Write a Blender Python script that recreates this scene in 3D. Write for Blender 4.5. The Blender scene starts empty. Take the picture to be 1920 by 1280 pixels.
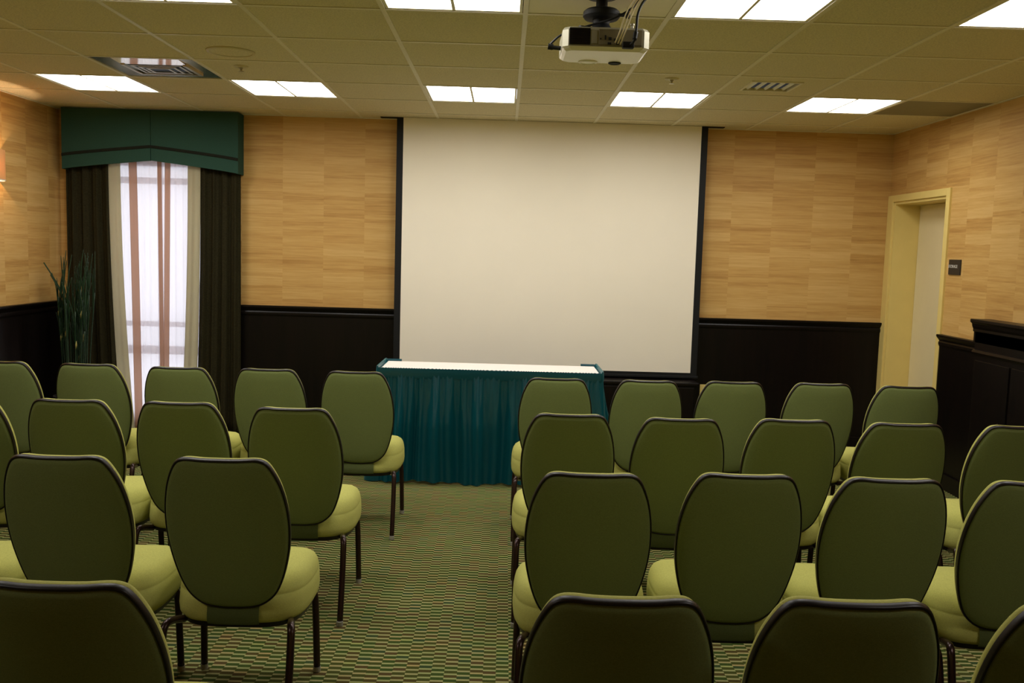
import bpy, bmesh, math, random
from mathutils import Vector, Matrix
random.seed(7)
C = bpy.context.scene.collection
PI = math.pi
T = 0.6096            # ceiling module (two feet)
ZC = 2.563            # ceiling height
XL, XR = -3.62, 3.02  # side walls
YN = -8.9             # wall behind the camera
R0 = 0.3547           # cut row of tiles at the far wall
RAIL = 1.055

# ------------------------------------------------------------------ materials
def lin(c):
    return tuple(((v/255)/12.92 if v/255 <= .04045 else ((v/255+.055)/1.055)**2.4) for v in c)
def new_mat(name):
    m = bpy.data.materials.new(name); m.use_nodes = True
    nt = m.node_tree; b = nt.nodes['Principled BSDF']
    return m, nt, b
def N(nt, t, **kw):
    n = nt.nodes.new(t)
    for k, v in kw.items():
        setattr(n, k, v)
    return n
def L(nt, a, b): nt.links.new(a, b)
def setc(b, col, rough=.6, metal=0., spec=.5):
    b.inputs['Base Color'].default_value = (*col, 1); b.inputs['Roughness'].default_value = rough
    b.inputs['Metallic'].default_value = metal; b.inputs['Specular IOR Level'].default_value = spec
def math_n(nt, op, a, b=None, c=None):
    n = N(nt, 'ShaderNodeMath', operation=op)
    for i, v in enumerate((a, b, c)):
        if v is None: continue
        if isinstance(v, (int, float)): n.inputs[i].default_value = v
        else: L(nt, v, n.inputs[i])
    return n.outputs[0]
def ramp(nt, fac, stops, interp='LINEAR'):
    r = N(nt, 'ShaderNodeValToRGB'); r.color_ramp.interpolation = interp
    e = r.color_ramp.elements
    while len(e) < len(stops): e.new(.5)
    for i, (p, col) in enumerate(stops):
        e[i].position = p; e[i].color = (*col, 1)
    L(nt, fac, r.inputs[0]); return r.outputs[0]
def noise(nt, vec, scale, detail=3., rough=.5):
    n = N(nt, 'ShaderNodeTexNoise'); n.inputs['Scale'].default_value = scale
    n.inputs['Detail'].default_value = detail; n.inputs['Roughness'].default_value = rough
    if vec is not None: L(nt, vec, n.inputs['Vector'])
    return n.outputs['Fac']
def objco(nt): return N(nt, 'ShaderNodeTexCoord').outputs['Object']
def scaled(nt, vec, s):
    m = N(nt, 'ShaderNodeMapping'); m.inputs['Scale'].default_value = s; L(nt, vec, m.inputs['Vector']); return m.outputs[0]
def bump(nt, b, h, strength=.2, dist=.01):
    n = N(nt, 'ShaderNodeBump'); n.inputs['Strength'].default_value = strength; n.inputs['Distance'].default_value = dist
    L(nt, h, n.inputs['Height']); L(nt, n.outputs[0], b.inputs['Normal'])
def plain(name, col, rough=.6, metal=0., spec=.5, nz=0., nscale=60.):
    """a colour with a faint procedural mottling"""
    m, nt, b = new_mat(name); setc(b, col, rough, metal, spec)
    if nz:
        f = noise(nt, objco(nt), nscale)
        L(nt, ramp(nt, f, [(.3, tuple(v*(1-nz) for v in col)), (.7, tuple(min(1, v*(1+nz)) for v in col))]), b.inputs['Base Color'])
    return m

def fabric(name, col, weave=900., nz=.12, rough=.9, sheen=.25, sheen_tint=None):
    m, nt, b = new_mat(name); setc(b, col, rough, 0, .15)
    co = objco(nt)
    w1 = noise(nt, scaled(nt, co, (1, 1, .25)), weave, 1.)
    w2 = noise(nt, scaled(nt, co, (.2, .2, 1)), weave, 1.)
    f = math_n(nt, 'MULTIPLY_ADD', w1, .5, math_n(nt, 'MULTIPLY', w2, .5))
    L(nt, ramp(nt, f, [(.35, tuple(v*(1-nz) for v in col)), (.65, tuple(v*(1+nz) for v in col))]), b.inputs['Base Color'])
    bump(nt, b, f, .15, .002)
    b.inputs['Sheen Weight'].default_value = sheen
    b.inputs['Sheen Roughness'].default_value = .4
    b.inputs['Sheen Tint'].default_value = (*(sheen_tint or col), 1)
    return m

def mat_wallpaper():
    m, nt, b = new_mat('wood_look_wallpaper'); setc(b, (.5, .3, .12), .55, 0, .25)
    sep = N(nt, 'ShaderNodeSeparateXYZ'); L(nt, objco(nt), sep.inputs[0])
    s = math_n(nt, 'ADD', sep.outputs[0], sep.outputs[1]); z = sep.outputs[2]
    P = .327
    u = math_n(nt, 'DIVIDE', math_n(nt, 'ADD', s, 1.849 + 30*P), P)
    col = math_n(nt, 'FLOOR', u)
    wn = N(nt, 'ShaderNodeTexWhiteNoise', noise_dimensions='1D'); L(nt, col, wn.inputs['W'])
    # irregular horizontal veneer strips in every column
    def strips(h, seed):
        zz = math_n(nt, 'ADD', math_n(nt, 'DIVIDE', z, h), math_n(nt, 'MULTIPLY', wn.outputs['Value'], 7.3 + seed))
        wob = noise(nt, scaled(nt, objco(nt), (1.5, 1.5, 4)), 2.2)
        zz = math_n(nt, 'ADD', zz, math_n(nt, 'MULTIPLY', wob, .35))
        row = math_n(nt, 'FLOOR', zz)
        w2 = N(nt, 'ShaderNodeTexWhiteNoise', noise_dimensions='2D')
        cb = N(nt, 'ShaderNodeCombineXYZ'); L(nt, col, cb.inputs[0]); L(nt, row, cb.inputs[1]); L(nt, cb.outputs[0], w2.inputs['Vector'])
        return w2.outputs['Value']
    v1 = strips(.085, 0.); v2 = strips(.034, 3.1)
    # streaky grain, broken at the column joints
    cb = N(nt, 'ShaderNodeCombineXYZ')
    L(nt, math_n(nt, 'ADD', s, math_n(nt, 'MULTIPLY', wn.outputs['Value'], 50.)), cb.inputs[0]); L(nt, z, cb.inputs[2])
    g = noise(nt, scaled(nt, cb.outputs[0], (2.2, 1, 46)), 1.6, 4., .6)
    g2 = noise(nt, scaled(nt, cb.outputs[0], (9, 1, 260)), 1.2, 2.)
    f = math_n(nt, 'MULTIPLY_ADD', v1, .25, math_n(nt, 'MULTIPLY_ADD', v2, .20, math_n(nt, 'MULTIPLY_ADD', g, .72, math_n(nt, 'MULTIPLY', g2, .10))))
    base = ramp(nt, f, [(.22, lin((161, 117, 60))), (.5, lin((192, 149, 84))), (.64, lin((202, 161, 94))), (.88, lin((213, 175, 110)))])
    L(nt, base, b.inputs['Base Color'])
    bump(nt, b, g2, .12, .003)
    return m

def mat_carpet():
    m, nt, b = new_mat('stepped_stripe_carpet'); setc(b, (.1, .1, .04), .95, 0, .1)
    sep = N(nt, 'ShaderNodeSeparateXYZ'); L(nt, objco(nt), sep.inputs[0])
    x = math_n(nt, 'ADD', sep.outputs[0], 20); y = math_n(nt, 'ADD', sep.outputs[1], 40)
    col = math_n(nt, 'FLOOR', math_n(nt, 'DIVIDE', x, .0475))
    wn = N(nt, 'ShaderNodeTexWhiteNoise', noise_dimensions='1D'); L(nt, col, wn.inputs['W'])
    par = math_n(nt, 'MULTIPLY', math_n(nt, 'MODULO', col, 2.), .45)
    slow = math_n(nt, 'MULTIPLY', math_n(nt, 'SINE', math_n(nt, 'MULTIPLY', col, .73)), .35)
    off = math_n(nt, 'ADD', math_n(nt, 'ADD', par, slow), math_n(nt, 'MULTIPLY', wn.outputs['Value'], .25))
    v = math_n(nt, 'ADD', math_n(nt, 'DIVIDE', y, .0345), off)
    row = math_n(nt, 'FLOOR', v); fr = math_n(nt, 'FRACT', v)
    lightm = ramp(nt, fr, [(0, (0, 0, 0)), (.05, (1, 1, 1)), (.36, (1, 1, 1)), (.42, (0, 0, 0))])
    w2 = N(nt, 'ShaderNodeTexWhiteNoise', noise_dimensions='2D')
    cb = N(nt, 'ShaderNodeCombineXYZ'); L(nt, col, cb.inputs[0]); L(nt, row, cb.inputs[1]); L(nt, cb.outputs[0], w2.inputs['Vector'])
    w3 = N(nt, 'ShaderNodeTexWhiteNoise', noise_dimensions='3D')
    cb2 = N(nt, 'ShaderNodeCombineXYZ'); L(nt, col, cb2.inputs[0]); L(nt, row, cb2.inputs[1]); cb2.inputs[2].default_value = 5.; L(nt, cb2.outputs[0], w3.inputs['Vector'])
    lc = ramp(nt, w2.outputs['Value'], [(0, lin((156, 152, 100))), (.45, lin((148, 152, 96))), (.74, lin((162, 150, 98))), (.88, lin((164, 145, 92))), (.95, lin((156, 160, 94)))], 'CONSTANT')
    dc = ramp(nt, w3.outputs['Value'], [(0, lin((68, 72, 28))), (.38, lin((58, 74, 28))), (.68, lin((76, 66, 30))), (.86, lin((54, 70, 38))), (.94, lin((80, 65, 34)))], 'CONSTANT')
    mx = N(nt, 'ShaderNodeMix', data_type='RGBA'); L(nt, lightm, mx.inputs[0]); L(nt, dc, mx.inputs[6]); L(nt, lc, mx.inputs[7])
    fz = noise(nt, objco(nt), 420., 2.)
    m2 = N(nt, 'ShaderNodeMix', data_type='RGBA', blend_type='MULTIPLY'); m2.inputs[0].default_value = .5
    L(nt, mx.outputs[2], m2.inputs[6]); L(nt, ramp(nt, fz, [(.3, (.6, .6, .6)), (.7, (1.2, 1.2, 1.2))]), m2.inputs[7])
    L(nt, m2.outputs[2], b.inputs['Base Color']); bump(nt, b, fz, .3, .004)
    return m

def mat_tile():
    m, nt, b = new_mat('mineral_fibre_tile'); setc(b, (.5, .46, .35), .95, 0, .1)
    co = objco(nt); f = noise(nt, co, 130., 4., .7)
    c0 = lin((224, 213, 176))
    L(nt, ramp(nt, f, [(.35, tuple(v*.80 for v in c0)), (.55, c0), (.7, tuple(v*1.06 for v in c0))]), b.inputs['Base Color'])
    bump(nt, b, f, .4, .004)
    return m

def mat_darkwood():
    m, nt, b = new_mat('dark_mahogany'); setc(b, lin((24, 14, 11)), .36, 0, .22)
    g = noise(nt, scaled(nt, objco(nt), (14, 14, .8)), 3., 5., .6)
    L(nt, ramp(nt, g, [(.3, lin((8, 6, 5))), (.7, lin((19, 11, 9)))]), b.inputs['Base Color'])
    return m

def mat_cloth_trans(name, col, trans=.5, transp=0., rough=.9):
    """woven cloth that lets daylight through"""
    m, nt, b = new_mat(name); setc(b, col, rough, 0, .1)
    out = nt.nodes['Material Output']
    tl = N(nt, 'ShaderNodeBsdfTranslucent'); tl.inputs[0].default_value = (*col, 1)
    mx = N(nt, 'ShaderNodeMixShader'); mx.inputs[0].default_value = trans
    L(nt, b.outputs[0], mx.inputs[1]); L(nt, tl.outputs[0], mx.inputs[2]); last = mx.outputs[0]
    w = noise(nt, scaled(nt, objco(nt), (1, 1, .3)), 300., 1.)
    L(nt, ramp(nt, w, [(.3, tuple(v*.96 for v in col)), (.7, col)]), b.inputs['Base Color'])
    if transp:
        tp = N(nt, 'ShaderNodeBsdfTransparent'); m2 = N(nt, 'ShaderNodeMixShader'); m2.inputs[0].default_value = transp
        L(nt, last, m2.inputs[1]); L(nt, tp.outputs[0], m2.inputs[2]); last = m2.outputs[0]
    L(nt, last, out.inputs[0]); return m

def mat_emit(name, col, strength, base=(.8, .8, .8)):
    m, nt, b = new_mat(name); setc(b, base, .4)
    b.inputs['Emission Color'].default_value = (*col, 1); b.inputs['Emission Strength'].default_value = strength
    return m

def mat_diffuser():
    m, nt, b = new_mat('lamp_diffuser'); setc(b, (.85, .85, .8), .4)
    f = noise(nt, objco(nt), 6., 1.)
    L(nt, ramp(nt, f, [(.3, (1., .96, .92)), (.7, (1., .98, .96))]), b.inputs['Emission Color'])
    b.inputs['Emission Strength'].default_value = 13.8
    return m

M = {}
M['wallpaper'] = mat_wallpaper(); M['carpet'] = mat_carpet(); M['tile'] = mat_tile(); M['wood'] = mat_darkwood()
M['tbar'] = plain('painted_steel_grid', lin((228, 221, 196)), .5, 0, .4, .03)
M['plainpanel'] = plain('smooth_white_panel', lin((246, 238, 216)), .7, 0, .3, .02, 8)
M['metal'] = plain('brushed_metal_panel', lin((168, 164, 140)), .22, 1., .5, .05, 20)
M['greypanel'] = plain('grey_painted_panel', lin((138, 134, 108)), .5, 0, .3, .03, 10)
M['ventmetal'] = plain('vent_metal', lin((190, 184, 160)), .3, .8, .5, .05, 20)
M['beigeplastic'] = plain('beige_plastic', lin((205, 192, 150)), .5, 0, .4, .02)
M['darkhole'] = plain('duct_dark', lin((16, 15, 12)), .9)
M['diffuser'] = mat_diffuser()
M['fabric'] = fabric('lime_green_upholstery', lin((182, 181, 100)), sheen=.08)
M['shadefabric'] = fabric('shade_darkened_upholstery', lin((118, 129, 79)), sheen=.05)  # upholstery darkened: shade on the rear faces is put into the colour
M['rim'] = plain('dark_brown_gloss_rim', lin((22, 13, 12)), .38, 0, .38, .05)
M['legmetal'] = plain('brown_metal_tube', lin((52, 32, 29)), .26, .55, .6, .08, 40)
M['glide'] = plain('grey_plastic_glide', lin((150, 146, 132)), .5)
M['screen'] = plain('matte_screen_cloth', lin((243, 235, 216)), .9, 0, .15, .01, 3)
M['black'] = plain('matte_black', lin((16, 17, 17)), .6, 0, .3, .05)
M['valance'] = fabric('teal_green_valance_cloth', lin((46, 76, 64)), 500., .10, .85, .15)
M['braid'] = fabric('dark_braid_trim', lin((32, 34, 26)), 600., .3)
M['darkcurtain'] = fabric('dark_brown_curtain', lin((62, 57, 35)), 300., .3, .8, .1)
M['cream'] = mat_cloth_trans('cream_lining', lin((218, 211, 180)), .42)
M['sheer'] = mat_cloth_trans('white_sheer', lin((240, 234, 236)), .62, .22)
M['hem'] = mat_cloth_trans('pink_beige_sheer_hem', lin((216, 180, 154)), .46, .04)
M['skirt'] = fabric('teal_satin_skirt', lin((0, 68, 78)), 500., .06, .28, .35, (.1, .5, .55))
M['skirt'].node_tree.nodes['Principled BSDF'].inputs['Specular IOR Level'].default_value = .4
M['whitecloth'] = fabric('white_tablecloth', lin((244, 234, 226)), 500., .02, .8, .1)
M['khaki'] = plain('khaki_painted_frame', lin((230, 206, 126)), .45, 0, .4, .02, 10)
M['doorleaf'] = plain('grey_beige_door', lin((236, 222, 178)), .5, 0, .4, .02, 6)
M['signblack'] = plain('sign_plate', lin((40, 36, 32)), .45)
M['signwhite'] = plain('sign_lettering', lin((210, 205, 195)), .6)
M['leaf'] = plain('green_blades', lin((22, 50, 22)), .5, 0, .4, .3, 15)
M['stalk'] = plain('pale_stalk', lin((34, 54, 36)), .5, 0, .4, .2, 30)
M['bud'] = plain('straw_sheath', lin((150, 142, 84)), .7, 0, .2, .2, 40)
M['pot'] = plain('charcoal_planter', lin((40, 38, 36)), .5, 0, .4, .1)
M['soil'] = plain('planter_soil', lin((40, 30, 22)), .95, 0, .1, .4, 80)
M['silver'] = plain('silver_plastic', lin((150, 146, 124)), .4, .25, .5, .02)
M['rearpanel'] = plain('grey_connector_panel', lin((112, 104, 78)), .5, 0, .4, .05, 50)
M['casewhite'] = plain('white_case_plastic', lin((248, 242, 230)), .3, 0, .5, .01)
M['cablewhite'] = plain('cream_cable', lin((214, 200, 150)), .5)
M['shade'] = mat_cloth_trans('amber_lamp_shade', lin((216, 158, 100)), .07)
M['shadeband'] = plain('shade_trim', lin((210, 205, 190)), .4, .3)
M['brass'] = plain('lamp_bracket', lin((120, 96, 60)), .35, .8)
M['winframe'] = plain('white_window_frame', lin((240, 236, 240)), .5)
gm, gnt, gb = new_mat('window_glass'); gb.inputs['Base Color'].default_value = (1, 1, 1, 1)
out = gnt.nodes['Material Output']; tpn = N(gnt, 'ShaderNodeBsdfTransparent'); gln = N(gnt, 'ShaderNodeBsdfGlossy'); gln.inputs['Roughness'].default_value = .02
mxn = N(gnt, 'ShaderNodeMixShader'); mxn.inputs[0].default_value = .06; L(gnt, tpn.outputs[0], mxn.inputs[1]); L(gnt, gln.outputs[0], mxn.inputs[2]); L(gnt, mxn.outputs[0], out.inputs[0])
M['glass'] = gm

# ------------------------------------------------------------------ mesh helpers
def obj(name, bm, mat, parent=None, smooth=False, loc=None):
    bmesh.ops.recalc_face_normals(bm, faces=bm.faces[:])
    me = bpy.data.meshes.new(name); bm.to_mesh(me); bm.free()
    if smooth:
        for p in me.polygons: p.use_smooth = True
        if smooth != 'all': me.set_sharp_from_angle(angle=math.radians(42))
    o = bpy.data.objects.new(name, me); C.objects.link(o)
    me.materials.append(M[mat])
    if parent is not None: o.parent = parent
    if loc is not None: o.location = loc
    return o
def thing(name, label, cat, loc=(0, 0, 0), rotz=0., group=None):
    o = bpy.data.objects.new(name, None); C.objects.link(o); o.empty_display_size = .1
    o.location = loc; o.rotation_euler = (0, 0, rotz); tag(o, label, cat, group); return o
def tag(o, label, cat, group=None):
    o['label'] = label; o['category'] = cat
    if group: o['group'] = group
    return o
def struct(o): o['kind'] = 'structure'; return o
def box(bm, x0, x1, y0, y1, z0, z1, bevel=0., seg=2):
    r = bmesh.ops.create_cube(bm, size=1.)
    vs = r['verts']
    for v in vs:
        v.co = Vector(((x0+x1)/2 + v.co.x*(x1-x0), (y0+y1)/2 + v.co.y*(y1-y0), (z0+z1)/2 + v.co.z*(z1-z0)))
    if bevel:
        es = list({e for v in vs for e in v.link_edges})
        bmesh.ops.bevel(bm, geom=es, offset=bevel, segments=seg, affect='EDGES', profile=.6)
    return bm
def B(*a, **k):
    bm = bmesh.new(); box(bm, *a, **k); return bm
def tube(bm, pts, r, n=10, radii=None, flat=None, cap=True):
    pts = [Vector(p) for p in pts]; rings = []
    ref = None
    for i, p in enumerate(pts):
        a = pts[max(i-1, 0)]; c = pts[min(i+1, len(pts)-1)]
        t = (c-a).normalized()
        if ref is None:
            ref = Vector((1, 0, 0)) if abs(t.x) < .9 else Vector((0, 1, 0))
        u = (ref - t*ref.dot(t)).normalized(); ref = u; w = t.cross(u)
        rr = radii[i] if radii else r
        fx = flat or 1.
        rings.append([bm.verts.new(p + u*rr*fx*math.cos(2*PI*k/n) + w*rr*math.sin(2*PI*k/n)) for k in range(n)])
    for A, D in zip(rings, rings[1:]):
        for k in range(n): bm.faces.new((A[k], A[(k+1) % n], D[(k+1) % n], D[k]))
    if cap:
        bm.faces.new(rings[0]); bm.faces.new(rings[-1])
    return bm
def loop_tube(bm, pts, r, n=8):
    """closed tube"""
    pts = [Vector(p) for p in pts]; m = len(pts); rings = []
    cen = sum(pts, Vector())/m
    nn = Vector((0, 0, 0))
    for i in range(m): nn += (pts[i]-cen).cross(pts[(i+1) % m]-cen)
    nn.normalize()
    for i, p in enumerate(pts):
        t = (pts[(i+1) % m]-pts[i-1]).normalized(); u = (nn - t*nn.dot(t)).normalized(); w = t.cross(u)
        rings.append([bm.verts.new(p + u*r*math.cos(2*PI*k/n) + w*r*math.sin(2*PI*k/n)) for k in range(n)])
    for i in range(m):
        A, D = rings[i], rings[(i+1) % m]
        for k in range(n): bm.faces.new((A[k], A[(k+1) % n], D[(k+1) % n], D[k]))
    return bm
def smooth_pts(pts, n=6, closed=False):
    out = []; m = len(pts); P = [Vector(p) for p in pts]
    rng = range(m if closed else m-1)
    for i in rng:
        if closed: p0, p1, p2, p3 = P[i-1], P[i], P[(i+1) % m], P[(i+2) % m]
        else: p0, p1, p2, p3 = P[max(i-1, 0)], P[i], P[i+1], P[min(i+2, m-1)]
        for k in range(n):
            t = k/n
            out.append(.5*((2*p1) + (p2-p0)*t + (2*p0-5*p1+4*p2-p3)*t*t + (3*p1-p0-3*p2+p3)*t**3))
    if not closed: out.append(P[-1])
    return out
def lathe(bm, prof, cx=0, cy=0, n=24):
    rings = []
    for r, z in prof:
        rings.append([bm.verts.new((cx+r*math.cos(2*PI*k/n), cy+r*math.sin(2*PI*k/n), z)) for k in range(n)])
    for A, D in zip(rings, rings[1:]):
        for k in range(n): bm.faces.new((A[k], A[(k+1) % n], D[(k+1) % n], D[k]))
    bm.faces.new(rings[0]); bm.faces.new(rings[-1]); return bm
def prism(bm, poly, axis, a, b):
    """extrude a 2-D polygon; axis x: poly=(y,z); axis y: poly=(x,z)"""
    f = (lambda p, t: (t, p[0], p[1])) if axis == 'x' else ((lambda p, t: (p[0], t, p[1])) if axis == 'y' else (lambda p, t: (p[0], p[1], t)))
    A = [bm.verts.new(f(p, a)) for p in poly]; D = [bm.verts.new(f(p, b)) for p in poly]; n = len(poly)
    for k in range(n): bm.faces.new((A[k], A[(k+1) % n], D[(k+1) % n], D[k]))
    bm.faces.new(A); bm.faces.new(D); return bm
def rings_mesh(bm, rings, cap0=True, cap1=True):
    R = [[bm.verts.new(p) for p in r] for r in rings]; n = len(R[0])
    for A, D in zip(R, R[1:]):
        for k in range(n): bm.faces.new((A[k], A[(k+1) % n], D[(k+1) % n], D[k]))
    if cap0: bm.faces.new(R[0])
    if cap1: bm.faces.new(R[-1])
    return bm

# ------------------------------------------------------------------ room shell
def quad(bm, *ps): bm.faces.new([bm.verts.new(p) for p in ps])
WX0, WX1, WZ0, WZ1 = -3.24, -2.46, .08, 2.20          # window opening
TH = .12
struct(obj('floor', B(XL-TH, XR+.5, YN-TH, TH, -.08, 0.), 'carpet'))
bm = bmesh.new()
box(bm, XL-TH, WX0, 0, TH, 0, ZC+.1); box(bm, WX1, XR+.5, 0, TH, 0, ZC+.1)
box(bm, WX0, WX1, 0, TH, WZ1, ZC+.1); box(bm, WX0, WX1, 0, TH, 0, WZ0)
struct(obj('wall_far', bm, 'wallpaper'))
struct(obj('wall_left', B(XL-TH, XL, YN, 0, 0, ZC+.1), 'wallpaper'))
DY0, DY1, DZ = -.985, -.095, 2.02                      # door opening in the right wall
bm = bmesh.new()
box(bm, XR, XR+.5, DY1, 0, 0, ZC+.1); box(bm, XR, XR+.5, YN, DY0, 0, ZC+.1); box(bm, XR, XR+.5, DY0, DY1, DZ, ZC+.1)
struct(obj('wall_right', bm, 'wallpaper'))
struct(obj('wall_near', B(XL-TH, XR+.5, YN-TH, YN, 0, ZC+.1), 'wallpaper'))

# ceiling: tiles with real holes for lamps and vents
LAMPS = [(i, 1) for i in (-5, -3, -1, 1, 3)] + [(i, 5) for i in (-5, -3, -1, 1, 3)] + [(i, 9) for i in (-5, 3)]  # last two lamps are unseen, added to light the chair backs
PANELS = {(-4, 2): 'vent', (2, 2): 'vent', (4, 1): 'metal', (0, 5): 'plain'}
def cell(i, k):
    x0, x1 = max(i*T, XL), min((i+1)*T, XR)
    y1 = -(R0+k*T) if k >= 0 else 0.
    y0 = -(R0+(k+1)*T)
    return x0, x1, max(y0, YN), min(y1, 0.)
bm = bmesh.new(); g = .006
for i in range(-6, 5):
    for k in range(-1, 14):
        if (i, k) in LAMPS or (i, k) in PANELS: continue
        x0, x1, y0, y1 = cell(i, k)
        if x1-x0 < .02 or y1-y0 < .02: continue
        box(bm, x0+g, x1-g, y0+g, y1-g, ZC, ZC+.018)
struct(obj('ceiling', bm, 'tile'))
bm = bmesh.new()
for i in range(-5, 5): box(bm, i*T-.011, i*T+.011, YN, 0, ZC-.004, ZC+.03)
for k in range(0, 14):
    y = -(R0+k*T)
    if y > YN: box(bm, XL, XR, y-.010, y+.010, ZC-.0035, ZC+.029)
box(bm, XL, XL+.018, YN, 0, ZC-.005, ZC+.03); box(bm, XR-.018, XR, YN, 0, ZC-.005, ZC+.03); box(bm, XL, XR, -.018, 0, ZC-.005, ZC+.03)
struct(obj('trim_1', bm, 'tbar'))
struct(obj('trim_6', B(XL-TH, XR+.5, YN-TH, TH, ZC+.28, ZC+.34), 'darkhole'))

# wainscot, chair rails, baseboards
bm = bmesh.new()
def wains_x(x0, x1):
    box(bm, x0, x1, -.012, 0, 0, RAIL-.05)
    n = max(1, round((x1-x0)/.36))
    for k in range(1, n): pass
wains_x(XL, WX0-.02); wains_x(WX1+.02, XR-.0)
struct(obj('trim_2', bm, 'wood'))
def rail_prof(s):      # (distance from wall, z), s = sign of the direction into the room
    R = RAIL
    return [(0, R-.085), (s*.014, R-.085), (s*.022, R-.07), (s*.022, R-.055), (s*.016, R-.045), (s*.024, R-.034), (s*.034, R-.022), (s*.040, R-.014), (s*.040, R-.003), (s*.036, R), (0, R)]
bm = bmesh.new(); prism(bm, rail_prof(-1), 'x', XL, WX0-.02); prism(bm, rail_prof(-1), 'x', WX1+.02, XR)
struct(obj('trim_3', bm, 'wood'))
struct(obj('baseboard_far', B(WX1+.02, XR, -.026, -.012, 0, .11, bevel=.004), 'wood'))
bm = bmesh.new(); box(bm, XL, XL+.012, YN, -.012, 0, RAIL-.05); prism(bm, [(XL+d, z) for d, z in rail_prof(1)], 'y', YN, -.04)
struct(obj('trim_4', bm, 'wood'))
struct(obj('baseboard_left', B(XL+.012, XL+.026, YN, -.012, 0, .11, bevel=.004), 'wood'))
YW = -1.042
bm = bmesh.new(); box(bm, XR-.012, XR, YN, YW, 0, RAIL-.05); prism(bm, [(XR+d, z) for d, z in rail_prof(-1)], 'y', YN, YW)
struct(obj('trim_5', bm, 'wood'))
struct(obj('baseboard_right', B(XR-.026, XR-.012, YN, YW, 0, .11, bevel=.004), 'wood'))

# door in its deep recess beside the far right corner
door = bpy.data.objects.new('door_1', None); C.objects.link(door); door.location = (XR, -.54, 0); struct(door)
def dl(y): return y + .54
bm = bmesh.new()
box(bm, -.016, .004, dl(DY0-.055), dl(DY0+.0), 0, DZ+.052, bevel=.003); box(bm, -.016, .004, dl(DY1), dl(-.002), 0, DZ+.052, bevel=.003)
box(bm, -.016, .004, dl(DY0), dl(DY1), DZ, DZ+.052, bevel=.003)
box(bm, 0, .24, dl(DY1)-.02, dl(DY1), 0, DZ); box(bm, 0, .24, dl(DY0), dl(DY0)+.02, 0, DZ); box(bm, 0, .24, dl(DY0)+.02, dl(DY1)-.02, DZ-.02, DZ)
obj('door_frame', bm, 'khaki', door)
bm = bmesh.new(); box(bm, .196, .24, dl(DY0)+.023, dl(DY1)-.023, .008, DZ-.023, bevel=.003)
obj('door_leaf', bm, 'doorleaf', door)
bm = bmesh.new(); lathe(bm, [(.026, 0), (.026, .008), (.011, .01), (.011, .035), (.024, .042), (.028, .058), (.02, .07), (0.004, .072)], 0, 0, 18)
k = obj('door_knob', bm, 'brass', door, smooth=True); k.rotation_euler = (0, -PI/2, 0); k.location = (.196, dl(DY0)+.10, .95)

# window
win = bpy.data.objects.new('window_1', None); C.objects.link(win); win.location = (WX0, .06, WZ0); struct(win)
W, H = WX1-WX0, WZ1-WZ0
bm = bmesh.new()
for a in ((0, .05, 0, H), (W-.05, W, 0, H), (.05, W-.05, 0, .05), (.05, W-.05, H-.06, H)): box(bm, a[0], a[1], -.05, .05, a[2], a[3])
obj('window_frame', bm, 'winframe', win)
for z0, z1 in ((.55, .615), (.775, .815), (1.92, 1.97)):
    obj('rail', B(.05, W-.05, -.03, .03, z0, z1), 'winframe', win)
obj('pane', B(.05, W-.05, -.004, .004, .05, H-.06), 'glass', win)

# ------------------------------------------------------------------ ceiling lamps
def lamp_label(i, k):
    n = {-5: 'leftmost', -3: 'second from left', -1: 'middle one', 1: 'fourth from left', 3: 'rightmost'}[i]
    r = {1: 'far row near the screen', 5: 'nearer row along the photo top', 9: 'added unseen row behind the nearest chairs'}[k]
    return 'square ceiling light, %s in the %s' % (n, r)
def make_lamp():
    t = thing('ceiling_light', '', 'ceiling light', (0, 0, ZC), group='ceiling lights')
    h = T/2-.014; bm = bmesh.new()
    for a in ((-h, -h+.012, -h, h), (h-.012, h, -h, h), (-h+.012, h-.012, -h, -h+.012), (-h+.012, h-.012, h-.012, h)):
        box(bm, a[0], a[1], a[2], a[3], -.001, .06)
    box(bm, -h, h, -h, h, .06, .066)
    obj('housing', bm, 'tbar', t)
    for s in (-1, 1):
        bm = bmesh.new(); n = 12; x0, x1 = (s*.007, s*(h-.013))
        rows = []
        for q in range(n+1):
            f = q/n; x = x0+(x1-x0)*f; z = .012 + .018*math.sin(PI*f)
            rows.append([bm.verts.new((x, -h+.013, z)), bm.verts.new((x, h-.013, z))])
        for A, D in zip(rows, rows[1:]): bm.faces.new((A[0], A[1], D[1], D[0]))
        obj('diffuser', bm, 'diffuser', t, smooth='all')
    obj('divider', B(-.007, .007, -h+.012, h-.012, -.003, .03), 'tbar', t)
    return t
def dup(root, loc, rotz=0., label=None, group=None):
    r = root.copy(); C.objects.link(r); r.location = loc; r.rotation_euler = (0, 0, rotz)
    if label: r['label'] = label
    if group: r['group'] = group
    for ch in list(root.children):
        c = ch.copy(); C.objects.link(c); c.parent = r
        for gch in ch.children:
            d = gch.copy(); C.objects.link(d); d.parent = c
    return r
lamp0 = make_lamp()
for j, (i, k) in enumerate(LAMPS):
    loc = ((i+.5)*T, -(R0+(k+.5)*T), ZC)
    if j == 0: lamp0.location = loc; lamp0['label'] = lamp_label(i, k)
    else: dup(lamp0, loc, 0, lamp_label(i, k))

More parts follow.
